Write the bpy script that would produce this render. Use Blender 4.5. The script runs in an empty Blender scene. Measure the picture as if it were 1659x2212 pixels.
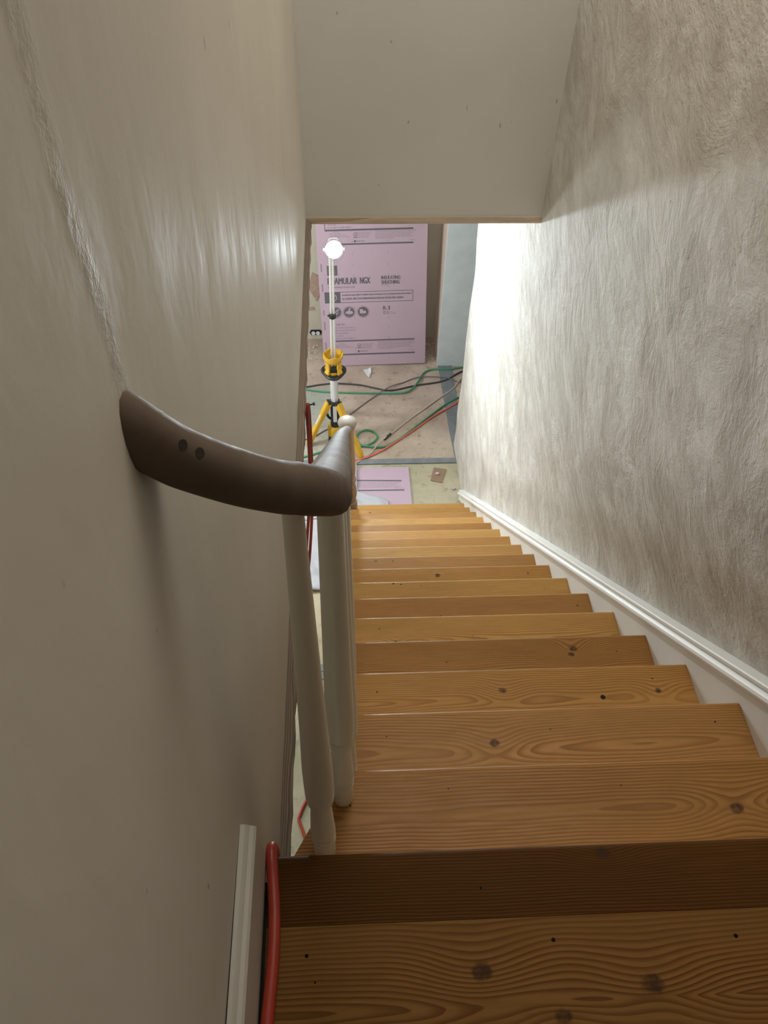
import bpy, math, random
from mathutils import Vector, Matrix
random.seed(7)
SC = bpy.context.scene
COL = SC.collection

# ------------------------------------------------------------------ camera
F, PITCH, YAW, ROLL = 1751.14, 0.830621, 0.0646833, 0.0278299
CAM = Vector((-0.872544, -0.446827, 1.247108))
fw = Vector((math.sin(YAW)*math.cos(PITCH), math.cos(YAW)*math.cos(PITCH), -math.sin(PITCH)))
r0 = Vector((math.cos(YAW), -math.sin(YAW), 0)); u0 = r0.cross(fw)
rt = math.cos(ROLL)*r0 + math.sin(ROLL)*u0
up = -math.sin(ROLL)*r0 + math.cos(ROLL)*u0
cd = bpy.data.cameras.new('camera')
cd.sensor_fit = 'HORIZONTAL'; cd.sensor_width = 36; cd.lens = 36*F/1659
cd.clip_start = .02; cd.clip_end = 60
cam = bpy.data.objects.new('camera', cd); COL.objects.link(cam)
cam.matrix_world = Matrix(((rt.x, up.x, -fw.x, CAM.x), (rt.y, up.y, -fw.y, CAM.y),
                           (rt.z, up.z, -fw.z, CAM.z), (0, 0, 0, 1)))
SC.camera = cam

# ------------------------------------------------------------------ light + exposure
w = bpy.data.worlds.new('hall_dusk'); SC.world = w; w.use_nodes = True
w.node_tree.nodes['Background'].inputs[0].default_value = (1.0, .905, .76, 1)
w.node_tree.nodes['Background'].inputs[1].default_value = .02
SC.view_settings.view_transform = 'Standard'; SC.view_settings.look = 'None'
SC.view_settings.exposure = .15; SC.view_settings.gamma = 1
SC.view_settings.use_curve_mapping = False
LENS_STRENGTH = 2050
def point(name, loc, power, size, color):
    l = bpy.data.lights.new(name, 'POINT'); l.energy = power; l.shadow_soft_size = size; l.color = color
    o = bpy.data.objects.new(name, l); COL.objects.link(o); o.location = loc
    return o
def area(name, loc, power, sx, sy, color, rot=(0, 0, 0)):
    l = bpy.data.lights.new(name, 'AREA'); l.shape = 'RECTANGLE'; l.size = sx; l.size_y = sy; l.energy = power; l.color = color
    o = bpy.data.objects.new(name, l); COL.objects.link(o); o.location = loc; o.rotation_euler = rot
    return o
SECOND = 100
HALL_FILL = 25
point('second_room_lamp', (-2.8, 4.15, -1.91), SECOND, .13, (.88, .95, 1.0))
area('hall_fill_light', (-.52, 1.55, 2.55), HALL_FILL, 1.0, 1.7, (1.0, .97, .90))  # added soft fill without a fixture, stands in for dim hall light

# ------------------------------------------------------------------ dimensions
R, G = .19, .2185773
SL = R/G
ZF = -3.42
XL = -1.02

# ------------------------------------------------------------------ mesh helpers
class MB:
    def __init__(s): s.v = []; s.f = []
    def add(s, vs, fs):
        n = len(s.v); s.v += [tuple(v) for v in vs]; s.f += [tuple(i+n for i in f) for f in fs]; return s
    def box(s, a, b):
        x0, y0, z0 = a; x1, y1, z1 = b
        return s.add([(x0,y0,z0),(x1,y0,z0),(x1,y1,z0),(x0,y1,z0),(x0,y0,z1),(x1,y0,z1),(x1,y1,z1),(x0,y1,z1)],
                     [(0,3,2,1),(4,5,6,7),(0,1,5,4),(1,2,6,5),(2,3,7,6),(3,0,4,7)])
    def prism(s, pts, z0, z1):                      # polygon in xy, extruded in z
        n = len(pts)
        vs = [(x, y, z0) for x, y in pts] + [(x, y, z1) for x, y in pts]
        fs = [tuple(reversed(range(n))), tuple(range(n, 2*n))] + [(i, (i+1) % n, n+(i+1) % n, n+i) for i in range(n)]
        return s.add(vs, fs)
    def sweep(s, rings, cap=True, closed=False):    # list of equal-length rings
        m = len(rings[0]); vs = [p for r in rings for p in r]; fs = []
        k = len(rings)
        for a in range(k if closed else k-1):
            b = (a+1) % k
            for i in range(m):
                j = (i+1) % m
                fs.append((a*m+i, a*m+j, b*m+j, b*m+i))
        if cap and not closed:
            fs.append(tuple(reversed(range(m)))); fs.append(tuple(range((k-1)*m, k*m)))
        return s.add(vs, fs)
    def lathe(s, prof, o=(0, 0, 0), n=20):          # (r, z) from bottom to top
        rings = [[(o[0]+r*math.cos(2*math.pi*i/n), o[1]+r*math.sin(2*math.pi*i/n), o[2]+z) for i in range(n)] for r, z in prof]
        return s.sweep(rings)
    def tube(s, path, r, n=10, smooth=0, closed=False):
        P = [Vector(p) for p in path]
        if smooth: P = catmull(P, smooth)
        rings = []; ref = Vector((0, 0, 1)); N = len(P)
        t0 = (P[1]-P[0]).normalized()
        a = t0.cross(ref)
        if a.length < .1: a = t0.cross(Vector((1, 0, 0)))
        a.normalize()
        for i in range(N):
            t = (P[min(i+1, N-1)]-P[max(i-1, 0)])
            if t.length < 1e-9: t = t0
            t = t.normalized()
            a = (a - t*a.dot(t)).normalized(); b = t.cross(a)
            rings.append([P[i]+a*(r*math.cos(2*math.pi*k/n))+b*(r*math.sin(2*math.pi*k/n)) for k in range(n)])
        return s.sweep(rings)
    def cyl(s, p, q, r, n=16, r2=None):
        p, q = Vector(p), Vector(q); t = (q-p).normalized()
        a = t.cross(Vector((0, 0, 1)))
        if a.length < .05: a = Vector((1, 0, 0))
        a = (a - t*a.dot(t)).normalized(); b = t.cross(a); r2 = r if r2 is None else r2
        return s.sweep([[c+a*(rr*math.cos(2*math.pi*k/n))+b*(rr*math.sin(2*math.pi*k/n)) for k in range(n)] for c, rr in ((p, r), (q, r2))])
    def obj(s, name, mat, parent=None, loc=None, smooth=True, angle=35):
        me = bpy.data.meshes.new(name)
        o_loc = Vector(loc) if loc is not None else Vector((0, 0, 0))
        me.from_pydata([tuple(Vector(v)-o_loc) for v in s.v], [], s.f); me.validate(); me.update()
        me.materials.append(mat)
        if smooth:
            me.polygons.foreach_set('use_smooth', [True]*len(me.polygons))
            me.set_sharp_from_angle(angle=math.radians(angle))
        o = bpy.data.objects.new(name, me); COL.objects.link(o); o.location = o_loc
        if parent is not None:
            o.parent = parent; o.location = o_loc
        return o
def catmull(P, k):
    out = []
    for i in range(len(P)-1):
        p0, p1, p2, p3 = P[max(i-1, 0)], P[i], P[i+1], P[min(i+2, len(P)-1)]
        for j in range(k):
            t = j/k
            out.append(.5*((2*p1)+(p2-p0)*t+(2*p0-5*p1+4*p2-p3)*t*t+(3*p1-p0-3*p2+p3)*t**3))
    out.append(P[-1]); return out
def tag(o, label, cat, group=None, kind=None):
    o['label'] = label; o['category'] = cat
    if group: o['group'] = group
    if kind: o['kind'] = kind
    return o
def struct(o): o['kind'] = 'structure'; return o
def empty(name, loc):
    o = bpy.data.objects.new(name, None); COL.objects.link(o); o.location = loc; o.empty_display_size = .1
    return o
def sstep(a, b, x):
    t = min(1, max(0, (x-a)/(b-a))); return t*t*(3-2*t)

# ------------------------------------------------------------------ materials
class NT:
    def __init__(s, name):
        s.m = bpy.data.materials.new(name); s.m.use_nodes = True; s.t = s.m.node_tree
        s.b = s.t.nodes['Principled BSDF']; s._tc = None
    def n(s, kind, **kw):
        nd = s.t.nodes.new(kind)
        for k, v in kw.items():
            if k.startswith('i_'): nd.inputs[k[2:].replace('_', ' ')].default_value = v
            else: setattr(nd, k, v)
        return nd
    def L(s, a, b): s.t.links.new(a, b)
    def coord(s):
        if s._tc is None: s._tc = s.n('ShaderNodeTexCoord').outputs['Object']
        return s._tc
    def math(s, op, a, b=None, c=None):
        nd = s.n('ShaderNodeMath', operation=op)
        for i, x in enumerate((a, b, c)):
            if x is None: continue
            if isinstance(x, (int, float)): nd.inputs[i].default_value = x
            else: s.L(x, nd.inputs[i])
        return nd.outputs[0]
    def vmath(s, op, a, b=None):
        nd = s.n('ShaderNodeVectorMath', operation=op)
        for i, x in enumerate((a, b)):
            if x is None: continue
            if isinstance(x, (tuple, list)): nd.inputs[i].default_value = x
            else: s.L(x, nd.inputs[i])
        return nd.outputs['Value'] if op in ('LENGTH', 'DISTANCE') else nd.outputs[0]
    def noise(s, vec, scale, detail=3, rough=.5, dist=0, col=False):
        nd = s.n('ShaderNodeTexNoise'); nd.inputs['Scale'].default_value = scale
        nd.inputs['Detail'].default_value = detail; nd.inputs['Roughness'].default_value = rough
        nd.inputs['Distortion'].default_value = dist
        if vec is not None: s.L(vec, nd.inputs['Vector'])
        return nd.outputs['Color' if col else 'Fac']
    def mapr(s, x, a, b, c=0, d=1):
        nd = s.n('ShaderNodeMapRange'); nd.interpolation_type = 'SMOOTHSTEP'
        s.L(x, nd.inputs[0])
        for i, v in enumerate((a, b, c, d)): nd.inputs[i+1].default_value = v
        return nd.outputs[0]
    def mix(s, fac, a, b, mode='MIX'):
        nd = s.n('ShaderNodeMix', data_type='RGBA', blend_type=mode)
        if isinstance(fac, (int, float)): nd.inputs[0].default_value = fac
        else: s.L(fac, nd.inputs[0])
        for i, x in ((6, a), (7, b)):
            if isinstance(x, (tuple, list)): nd.inputs[i].default_value = (*x[:3], 1)
            else: s.L(x, nd.inputs[i])
        return nd.outputs[2]
    def bump(s, h, strength, dist, prev=None):
        nd = s.n('ShaderNodeBump'); nd.inputs['Strength'].default_value = strength; nd.inputs['Distance'].default_value = dist
        s.L(h, nd.inputs['Height'])
        if prev is not None: s.L(prev, nd.inputs['Normal'])
        return nd.outputs[0]
    def base(s, c):
        if isinstance(c, (tuple, list)): s.b.inputs['Base Color'].default_value = (*c[:3], 1)
        else: s.L(c, s.b.inputs['Base Color'])
    def set(s, **kw):
        for k, v in kw.items():
            k = k.replace('_', ' ')
            if isinstance(v, (int, float, tuple)): s.b.inputs[k].default_value = v
            else: s.L(v, s.b.inputs[k])
        return s

def plain(name, c, rough=.5, metal=0, var=.12, scale=40, bump=0, spec=.5):
    t = NT(name); n = t.noise(t.coord(), scale, 4)
    d = tuple(x*(1-var) for x in c); e = tuple(min(1, x*(1+var)) for x in c)
    t.base(t.mix(n, d, e)); t.set(Roughness=rough, Metallic=metal)
    t.b.inputs['Specular IOR Level'].default_value = spec
    if bump: t.set(Normal=t.bump(n, .5, bump))
    return t.m

def wood(name, early, late, sat=(1.0, .905, .66), y0=-.12, z0=.03, freq=190, seed=0., knots=(), dots=(), wav=.02, rough=.48, axis=None, soft=.0, zslow=1.4, spec=.2):
    """growth rings round a pith line along local x, seen on the sawn face"""
    early = tuple(a*b for a, b in zip(early, sat)); late = tuple(a*b for a, b in zip(late, sat))
    t = NT(name); co = t.coord()
    if axis:
        mp = t.n('ShaderNodeMapping'); mp.inputs['Rotation'].default_value = axis; t.L(co, mp.inputs[0]); co = mp.outputs[0]
    sp = t.n('ShaderNodeSeparateXYZ'); t.L(co, sp.inputs[0]); X, Y, Z = sp.outputs
    def svec(sx, sy, sz, off):
        m = t.n('ShaderNodeMapping'); m.inputs['Scale'].default_value = (sx, sy, sz); m.inputs['Location'].default_value = (off, off*.7+seed, seed*1.3)
        t.L(co, m.inputs[0]); return m.outputs[0]
    slow = t.noise(svec(zslow, .6, .6, seed), 1, 1.5)
    slow2 = t.noise(svec(3.2, 5, 5, seed+7), 1, 2)
    fine = t.noise(svec(14, 130, 130, seed+3), 1, 2)
    zz = t.math('ADD', t.math('ADD', Z, -z0), t.math('MULTIPLY', t.math('ADD', slow, -.5), wav*4))
    yy = t.math('ADD', t.math('ADD', Y, -y0), t.math('MULTIPLY', t.math('ADD', slow2, -.5), .022))
    r = t.math('SQRT', t.math('ADD', t.math('MULTIPLY', yy, yy), t.math('MULTIPLY', zz, zz)))
    core = None
    for kx, ky, kr in knots:
        dx = t.math('MULTIPLY', t.math('ADD', X, -kx), .62); dy = t.math('ADD', Y, -ky)
        d2 = t.math('ADD', t.math('MULTIPLY', dx, dx), t.math('MULTIPLY', dy, dy))
        g = t.math('EXPONENT', t.math('MULTIPLY', d2, -1/(2*(kr*2.0)**2)))
        r = t.math('ADD', r, t.math('MULTIPLY', g, kr*1.5))
        d = t.math('SQRT', t.math('ADD', t.math('MULTIPLY', t.math('MULTIPLY', dx, dx), 1.7), t.math('MULTIPLY', dy, dy)))
        d = t.math('ADD', d, t.math('MULTIPLY', t.math('ADD', t.noise(svec(60, 60, 60, kx), 1, 2), -.5), kr*.6))
        c = t.mapr(d, kr*.8, kr*.4)
        core = c if core is None else t.math('MAXIMUM', core, c)
    ph = t.math('FRACT', t.math('ADD', t.math('MULTIPLY', r, freq), t.math('MULTIPLY', t.math('ADD', fine, -.5), .25)))
    ring = t.math('MULTIPLY', t.mapr(ph, .25, .88), t.mapr(ph, 1.0, .93))
    # rings fade in and out
    fade = t.mapr(t.noise(svec(2, 12, 12, seed+11), 1, 2), .25, .65, .45+soft, 1)
    ring = t.math('MULTIPLY', ring, fade)
    c = t.mix(ring, early, late)
    tone = t.noise(svec(1.6, 9, 9, seed+20), 1, 3)
    c = t.mix(t.mapr(tone, .3, .75, 0, .5), c, tuple(x*.62 for x in early))
    c = t.mix(t.mapr(fine, .35, .75, 0, .3), c, tuple(x*.55 for x in early))
    if core is not None: c = t.mix(t.math('MULTIPLY', core, t.mapr(t.noise(svec(90, 90, 90, 2), 1, 2), .3, .7, .6, .95)), c, (.055, .026, .014))
    for dx0, dy0, dr in dots:
        d = t.vmath('LENGTH', t.vmath('SUBTRACT', co, (dx0, dy0, 0)))
        c = t.mix(t.mapr(d, dr*1.2, dr*.8), c, (.006, .004, .003))
    t.base(c); t.set(Roughness=t.mapr(fine, .2, .8, rough-.06, rough+.08))
    t.b.inputs['Specular IOR Level'].default_value = spec
    t.set(Normal=t.bump(ring, .25, .0006))
    return t.m

def mat_plaster():
    t = NT('brushed_plaster'); co = t.coord()
    warp = t.noise(co, 2.2, 3, col=True)
    wv = t.vmath('ADD', co, t.vmath('MULTIPLY', t.vmath('SUBTRACT', warp, (.5, .5, .5)), (.28, .28, .28)))
    hs = []; cells = []
    for k, (sc, off) in enumerate(((6.5, (0, 0, 0)), (11.0, (3.1, 1.7, .6)))):
        v = t.vmath('ADD', wv, off)
        vo = t.n('ShaderNodeTexVoronoi'); vo.inputs['Scale'].default_value = sc; vo.inputs['Randomness'].default_value = 1
        mp = t.n('ShaderNodeMapping'); mp.inputs['Scale'].default_value = (1, .9, .8); t.L(v, mp.inputs[0]); t.L(mp.outputs[0], vo.inputs['Vector'])
        sp = t.n('ShaderNodeSeparateColor'); t.L(vo.outputs['Color'], sp.inputs[0])
        ang = t.math('ADD', t.math('MULTIPLY', t.math('ADD', sp.outputs[0], -.5), 1.7), 1.0)
        loc = t.vmath('SUBTRACT', mp.outputs[0], vo.outputs['Position'])       # stroke direction belongs to each trowel dab
        vr = t.n('ShaderNodeVectorRotate', rotation_type='X_AXIS'); t.L(loc, vr.inputs['Vector']); t.L(ang, vr.inputs['Angle'])
        q = t.n('ShaderNodeSeparateXYZ'); t.L(vr.outputs[0], q.inputs[0])
        cv = t.n('ShaderNodeCombineXYZ'); t.L(t.math('MULTIPLY', sp.outputs[1], 7.0), cv.inputs[0])
        t.L(t.math('ADD', q.outputs[1], t.math('MULTIPLY', t.math('MULTIPLY', q.outputs[2], q.outputs[2]), 2.2)), cv.inputs[1]); t.L(q.outputs[2], cv.inputs[2])
        m2 = t.n('ShaderNodeMapping'); m2.inputs['Scale'].default_value = (10, 120, 15); t.L(cv.outputs[0], m2.inputs[0])
        st = t.noise(m2.outputs[0], 1, 2.5, .55)
        amp = t.mapr(sp.outputs[1], .2, .9, .25, 1)
        hs.append(t.math('MULTIPLY', t.math('ADD', st, -.5), amp))
        hs.append(t.math('MULTIPLY', sp.outputs[2], .4))            # laps of the trowel
        hs.append(t.math('MULTIPLY', t.math('MULTIPLY', q.outputs[1], t.math('ADD', sp.outputs[1], .2)), (8.0, 11.0)[k])); cells.append(sp.outputs[2])
    hs[0] = t.math('MULTIPLY', hs[0], .36); hs[3] = t.math('MULTIPLY', hs[3], .28)
    h = hs[0]
    for x in hs[1:]: h = t.math('ADD', h, x)
    lr = t.n('ShaderNodeVectorRotate', rotation_type='X_AXIS'); t.L(wv, lr.inputs['Vector']); lr.inputs['Angle'].default_value = 1.0
    lm_ = t.n('ShaderNodeMapping'); lm_.inputs['Scale'].default_value = (1, 1.35, .8); t.L(lr.outputs[0], lm_.inputs[0])
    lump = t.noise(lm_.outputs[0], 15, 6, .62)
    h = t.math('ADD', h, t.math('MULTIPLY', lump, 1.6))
    grit = t.noise(co, 160, 4, .65)
    b = t.bump(h, .9, .007); b = t.bump(grit, .6, .0022, b)
    t.set(Normal=b, Roughness=.72)
    tint = t.noise(lm_.outputs[0], 5.0, 5, .65)
    c = t.mix(t.mapr(tint, .3, .72), (.52, .485, .43), (.73, .705, .665))
    c = t.mix(t.math('MULTIPLY', cells[0], .2), c, (.50, .46, .40)); c = t.mix(t.math('MULTIPLY', cells[1], .14), c, (.50, .46, .40))
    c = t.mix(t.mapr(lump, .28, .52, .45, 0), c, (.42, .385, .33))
    pits = t.noise(co, 75, 2)
    c = t.mix(t.mapr(pits, .70, .76, 0, .6), c, (.2, .17, .13))
    t.base(c); return t.m

def mat_paint(name, c0, c1, rough=.38, streak=1.0, seam_y=None, bumpd=.0012):
    t = NT(name); co = t.coord()
    m = t.n('ShaderNodeMapping'); m.inputs['Scale'].default_value = (9, 9, 1.3); t.L(co, m.inputs[0])
    st = t.noise(m.outputs[0], 1, 4, .55)
    big = t.noise(co, 1.6, 3)
    peel = t.noise(co, 230, 2)
    c = t.mix(t.mapr(big, .3, .7), c0, c1)
    c = t.mix(t.mapr(st, .55, .75, 0, .18*streak), c, tuple(x*.72 for x in c0))
    sp_ = t.n('ShaderNodeMapping'); sp_.inputs['Scale'].default_value = (38, 38, 17); t.L(co, sp_.inputs[0])
    spot = t.noise(sp_.outputs[0], 1, 1)
    c = t.mix(t.mapr(spot, .775, .81, 0, .5), c, (.16, .13, .10))
    b = t.bump(st, .5*streak, bumpd*4)
    b = t.bump(t.noise(co, 11, 3, .55), .30, bumpd*3, b)
    if seam_y is not None:
        sp = t.n('ShaderNodeSeparateXYZ'); t.L(co, sp.inputs[0])
        d = t.math('ABSOLUTE', t.math('ADD', t.math('ADD', sp.outputs[1], -seam_y), t.math('MULTIPLY', t.math('ADD', t.noise(co, 9, 3), -.5), .035)))
        ridge = t.math('MULTIPLY', t.mapr(d, .022, .003), t.mapr(sp.outputs[2], .84, .90))
        rag = t.math('MULTIPLY', ridge, t.mapr(t.noise(co, 45, 4, .7), .3, .7, .2, 1))
        b = t.bump(rag, .3, .002, b)
        c = t.mix(t.math('MULTIPLY', rag, .42), c, (.30, .25, .20))
    b = t.bump(peel, .12, .0006, b)
    t.base(c); t.set(Normal=b, Roughness=t.mapr(st, .3, .7, rough-.05, rough+.1)); t.b.inputs['Specular IOR Level'].default_value = .2
    return t.m

def mat_floor(name):
    t = NT(name); co = t.coord()
    sp = t.n('ShaderNodeSeparateXYZ'); t.L(co, sp.inputs[0])
    n1 = t.noise(co, 3.0, 6, .62); n2 = t.noise(co, 14, 6, .7); n3 = t.noise(co, 1.3, 3)
    plat = t.mix(t.mapr(n1, .3, .7), (.42, .33, .275), (.58, .47, .395))
    pale = t.mix(t.mapr(n1, .3, .7), (.34, .37, .33), (.46, .46, .41))
    tan = t.mix(t.mapr(n1, .3, .7), (.50, .41, .27), (.66, .57, .41))
    green = t.mix(t.mapr(n1, .3, .7), (.40, .375, .255), (.56, .50, .36))
    wob = t.math('MULTIPLY', t.math('ADD', n3, -.5), .5)
    left = t.mapr(t.math('ADD', sp.outputs[0], wob), -.82, -1.02)
    near = t.mapr(t.math('ADD', sp.outputs[1], t.math('MULTIPLY', wob, .2)), 4.95, 4.6)
    c = t.mix(t.math('MULTIPLY', left, t.mapr(sp.outputs[1], 5.45, 5.2)), plat, pale)
    c = t.mix(t.math('MULTIPLY', near, .25), c, tan)
    c = t.mix(t.mapr(sp.outputs[1], 4.345, 4.335), c, green)
    c = t.mix(t.mapr(t.math('ADD', sp.outputs[1], wob), 3.6, 3.1), c, tan)
    c = t.mix(t.mapr(sp.outputs[1], 2.42, 2.38), c, green)
    c = t.mix(t.mapr(n2, .52, .75, 0, .65), c, (.17, .12, .085))
    c = t.mix(t.mapr(t.noise(co, 60, 3), .66, .74, 0, .8), c, (.62, .58, .52))
    t.base(c); t.set(Roughness=.8, Normal=t.bump(n2, .5, .004)); return t.m

M = {}
M['plaster'] = mat_plaster()
M['paint_left'] = mat_paint('satin_wall_paint', (.655, .605, .52), (.72, .67, .585), .62, .35, seam_y=-.022)
M['paint_header'] = mat_paint('flat_wall_paint', (.635, .615, .575), (.675, .66, .62), .6, .15, bumpd=.0006)
M['paint_trim'] = plain('white_trim_paint', (.80, .79, .765), .5, var=.03, scale=20)
M['paint_base'] = plain('cream_baseboard_paint', (.62, .585, .51), .42, var=.05, scale=30)
M['paint_baluster'] = plain('ivory_baluster_paint', (.72, .69, .575), .38, var=.04, scale=12)
M['raw_board'] = wood('raw_trim_wood', (.68, .56, .43), (.50, .38, .27), sat=(1, 1, 1), y0=.3, z0=.1, freq=120, seed=4, wav=.01)
M['old_lath'] = wood('grey_old_wood', (.34, .27, .205), (.13, .095, .07), sat=(1, 1, 1), y0=.1, z0=.4, freq=260, seed=9, wav=.02, axis=(0, 0, math.pi/2), rough=.8)
def mat_rail():
    t = NT('sanded_rail_wood'); co = t.coord()
    n1 = t.noise(co, 25, 3, .55); n2 = t.noise(co, 6, 3); n3 = t.noise(co, 90, 3, .6)
    c = t.mix(t.mapr(n2, .3, .7), (.115, .082, .06), (.165, .122, .09)); c = t.mix(t.mapr(n1, .4, .7, 0, .35), c, (.09, .062, .045))
    t.base(c); t.set(Roughness=t.mapr(n3, .3, .7, .6, .75), Normal=t.bump(n3, .2, .001)); t.b.inputs['Specular IOR Level'].default_value = .2
    return t.m
M['rail_wood'] = mat_rail()
M['cap_wood'] = plain('pale_cap_wood', (.25, .205, .16), .55, var=.12, scale=25)
M['newel_wood'] = wood('bare_newel_wood', (.40, .27, .17), (.24, .15, .09), sat=(1, 1, 1), y0=.1, z0=.0, freq=120, seed=5, axis=(0, math.pi/2, 0))
M['floor'] = mat_floor('worn_painted_concrete')
M['slate'] = plain('blue_grey_slate', (.21, .235, .25), .6, var=.35, scale=14, bump=.002)
M['cement'] = plain('grey_cement_render', (.72, .80, .845), .85, var=.12, scale=9, bump=.006)
M['pinkbounce'] = plain('pink_bounce_plaster', (.66, .54, .47), .85, var=.08, scale=8, bump=.004)
M['cream'] = plain('cream_old_plaster', (.62, .57, .47), .8, var=.09, scale=6, bump=.003)
M['brick'] = plain('exposed_brick', (.46, .32, .26), .9, var=.3, scale=30, bump=.004)
M['ceil'] = plain('ceiling_plaster', (.66, .63, .58), .8, var=.05)
M['foam'] = plain('pink_foam', (.55, .41, .51), .6, var=.04, scale=5)
M['ink'] = plain('grey_print_ink', (.135, .13, .145), .6, var=.15, scale=60)
M['ink_soft'] = plain('faint_print_ink', (.33, .25, .29), .6, var=.1, scale=60)
M['yellow'] = plain('yellow_plastic', (.72, .42, .03), .4, var=.05)
M['black'] = plain('black_plastic', (.018, .019, .021), .45, var=.2)
M['dark_metal'] = plain('black_steel', (.02, .02, .02), .35, metal=.6)
M['glare_shell'] = plain('glare_paled_plastic', (.62, .63, .63), .5, var=.05)  # lamp head shell, colour paled to carry the lens glare
M['alu'] = plain('brushed_aluminium', (.85, .86, .87), .38, metal=.55, var=.04)
M['orange'] = plain('orange_cord_jacket', (.44, .048, .026), .35, var=.1)
M['red'] = plain('red_cord_jacket', (.33, .035, .022), .45, var=.1)
M['coral'] = plain('coral_cord_jacket', (.72, .17, .12), .5, var=.1)
M['green'] = plain('green_cord_jacket', (.07, .30, .165), .5, var=.12)
M['cordblack'] = plain('charcoal_cord_jacket', (.055, .055, .06), .6, var=.2)
M['purple'] = plain('mauve_cord_jacket', (.20, .15, .17), .6, var=.2)
M['cordwhite'] = plain('tan_white_cord_jacket', (.62, .52, .42), .6, var=.1)
M['card'] = plain('brown_cardboard', (.30, .205, .13), .85, var=.1)
M['paper'] = plain('white_paper', (.75, .77, .80), .8, var=.05)
M['film'] = plain('white_plastic_film', (.50, .505, .55), .45, var=.08, scale=7)
M['crumb'] = plain('white_plaster_crumb', (.66, .60, .52), .9, var=.2)
def mat_lens():
    t = NT('lit_lens'); t.base((.9, .95, 1)); t.b.inputs['Emission Color'].default_value = (.82, .94, 1, 1)
    t.b.inputs['Emission Strength'].default_value = LENS_STRENGTH; return t.m
M['lens'] = mat_lens()

# ================================================================== SETTING
# left wall of the upper stair hall
mb = MB(); mb.box((XL-.12, -2.0, -.365), (XL, 2.62, 2.6)); struct(mb.obj('wall_left', M['paint_left']))
# far wall above the opening, with the bare board under it
mb = MB(); mb.box((XL, 2.62, -.357), (.25, 2.75, 2.6)); struct(mb.obj('wall_front', M['paint_header']))
mb = MB(); mb.box((XL, 2.612, -.384), (-.03, 2.75, -.357)); struct(mb.obj('trim_1', M['raw_board']))
# rough board edge that carries the left wall
mb = MB()
N = 60; rings = []
for i in range(N+1):
    y = .05+2.57*i/N; j = .0022*math.sin(i*1.9)+random.uniform(-.0012, .0012); k = random.uniform(-.001, .001)
    rings.append([(XL-.10, y, -.43), (XL+.012+j, y, -.43), (XL+.0165+k, y, -.408), (XL+.0165+j, y, -.402), (XL+.021+j, y, -.398), (XL+.021+k, y, -.372), (XL+.012, y, -.3665), (XL-.10, y, -.3665)])
mb.sweep(rings); struct(mb.obj('trim_2', M['old_lath'], smooth=False))
# right wall: old plaster, it leans in above the stair
def xr(y, z):
    s = z + SL*y
    return .03 - .093*sstep(-1.75, -.45, z)*sstep(.0, .7, s) + .006*math.sin(y*2.1+z*1.3)*sstep(.2, .6, s)
mb = MB(); ny, nz = 150, 130; y0, y1, z0, z1 = -2.0, 4.65, ZF, 2.6
vs = []; fs = []
for i in range(ny+1):
    for k in range(nz+1):
        y = y0+(y1-y0)*i/ny; z = z0+(z1-z0)*k/nz
        e = sstep(4.50, 4.65, y)
        x = xr(y, z)+.02*e*e + .004*math.sin(z*9+1.3*math.sin(z*4))*sstep(4.3, 4.6, y)
        vs.append((x, y, z))
for i in range(ny):
    for k in range(nz):
        a = i*(nz+1)+k; fs.append((a, a+1, a+nz+2, a+nz+1))
nv = len(vs)
edge = [0*(nz+1)+0, ny*(nz+1)+0, ny*(nz+1)+nz, 0*(nz+1)+nz]
# thickness: end return at y1 and a back face
for k in range(nz+1): vs.append((.26, y1, z0+(z1-z0)*k/nz))
for k in range(nz): fs.append((ny*(nz+1)+k, ny*(nz+1)+k+1, nv+k+1, nv+k))
b = len(vs); vs += [(.26, y0, z0), (.26, y0, z1)]; fs.append((nv, nv+nz, b+1, b))
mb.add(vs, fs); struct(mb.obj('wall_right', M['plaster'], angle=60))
# upper hall: ceiling and the wall behind the landing
mb = MB(); mb.box((XL-.12, -2.15, 2.6), (.3, 2.75, 2.7)); struct(mb.obj('ceiling_hall', M['ceil']))
mb = MB(); mb.box((XL-.12, -2.15, -.365), (.3, -2.0, 2.6)); struct(mb.obj('wall_hall_end', M['paint_header']))
# lower room shell
mb = MB()
mb.box((-4.0, -1.6, ZF-.12), (2.2, 6.4, ZF)); floor = struct(mb.obj('floor', M['floor']))
mb = MB(); mb.box((-4.0, 6.09, ZF), (2.2, 6.25, -.39)); wb = struct(mb.obj('wall_back', M['cream']))
mb = MB(); mb.box((-4.12, -1.6, ZF), (-4.0, 6.25, -.39)); struct(mb.obj('wall_far_left', M['cream']))
mb = MB(); mb.box((-4.0, -1.72, ZF), (.26, -1.6, -.39)); struct(mb.obj('wall_near', M['cream']))
mb = MB(); mb.box((2.1, 4.4, ZF), (2.2, 6.25, -.39)); mb.box((.26, 4.4, ZF), (2.2, 4.5, -.39)); struct(mb.obj('wall_far_right', M['cream']))
mb = MB()
mb.box((-4.12, -1.72, -.39), (XL-.1, 6.25, -.06)); mb.box((XL-.1, 2.755, -.388), (.24, 6.25, -.06)); mb.box((.24, 4.4, -.388), (2.2, 6.25, -.06))
mb.box((XL-.1, -1.72, -.388), (.24, -.05, -.06)); struct(mb.obj('ceiling', M['ceil']))
# grey pier beyond the right wall: cement front, plaster side with pink bounce light in its colour
mb = MB(); mb.box((-.022, 5.64, ZF), (.8, 5.665, -.39)); pier = struct(mb.obj('wall_pier', M['cement']))
mb = MB(); mb.box((-.017, 5.6655, ZF), (.8, 6.0895, -.39)); o = mb.obj('pier_side', M['pinkbounce'], pier)
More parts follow.
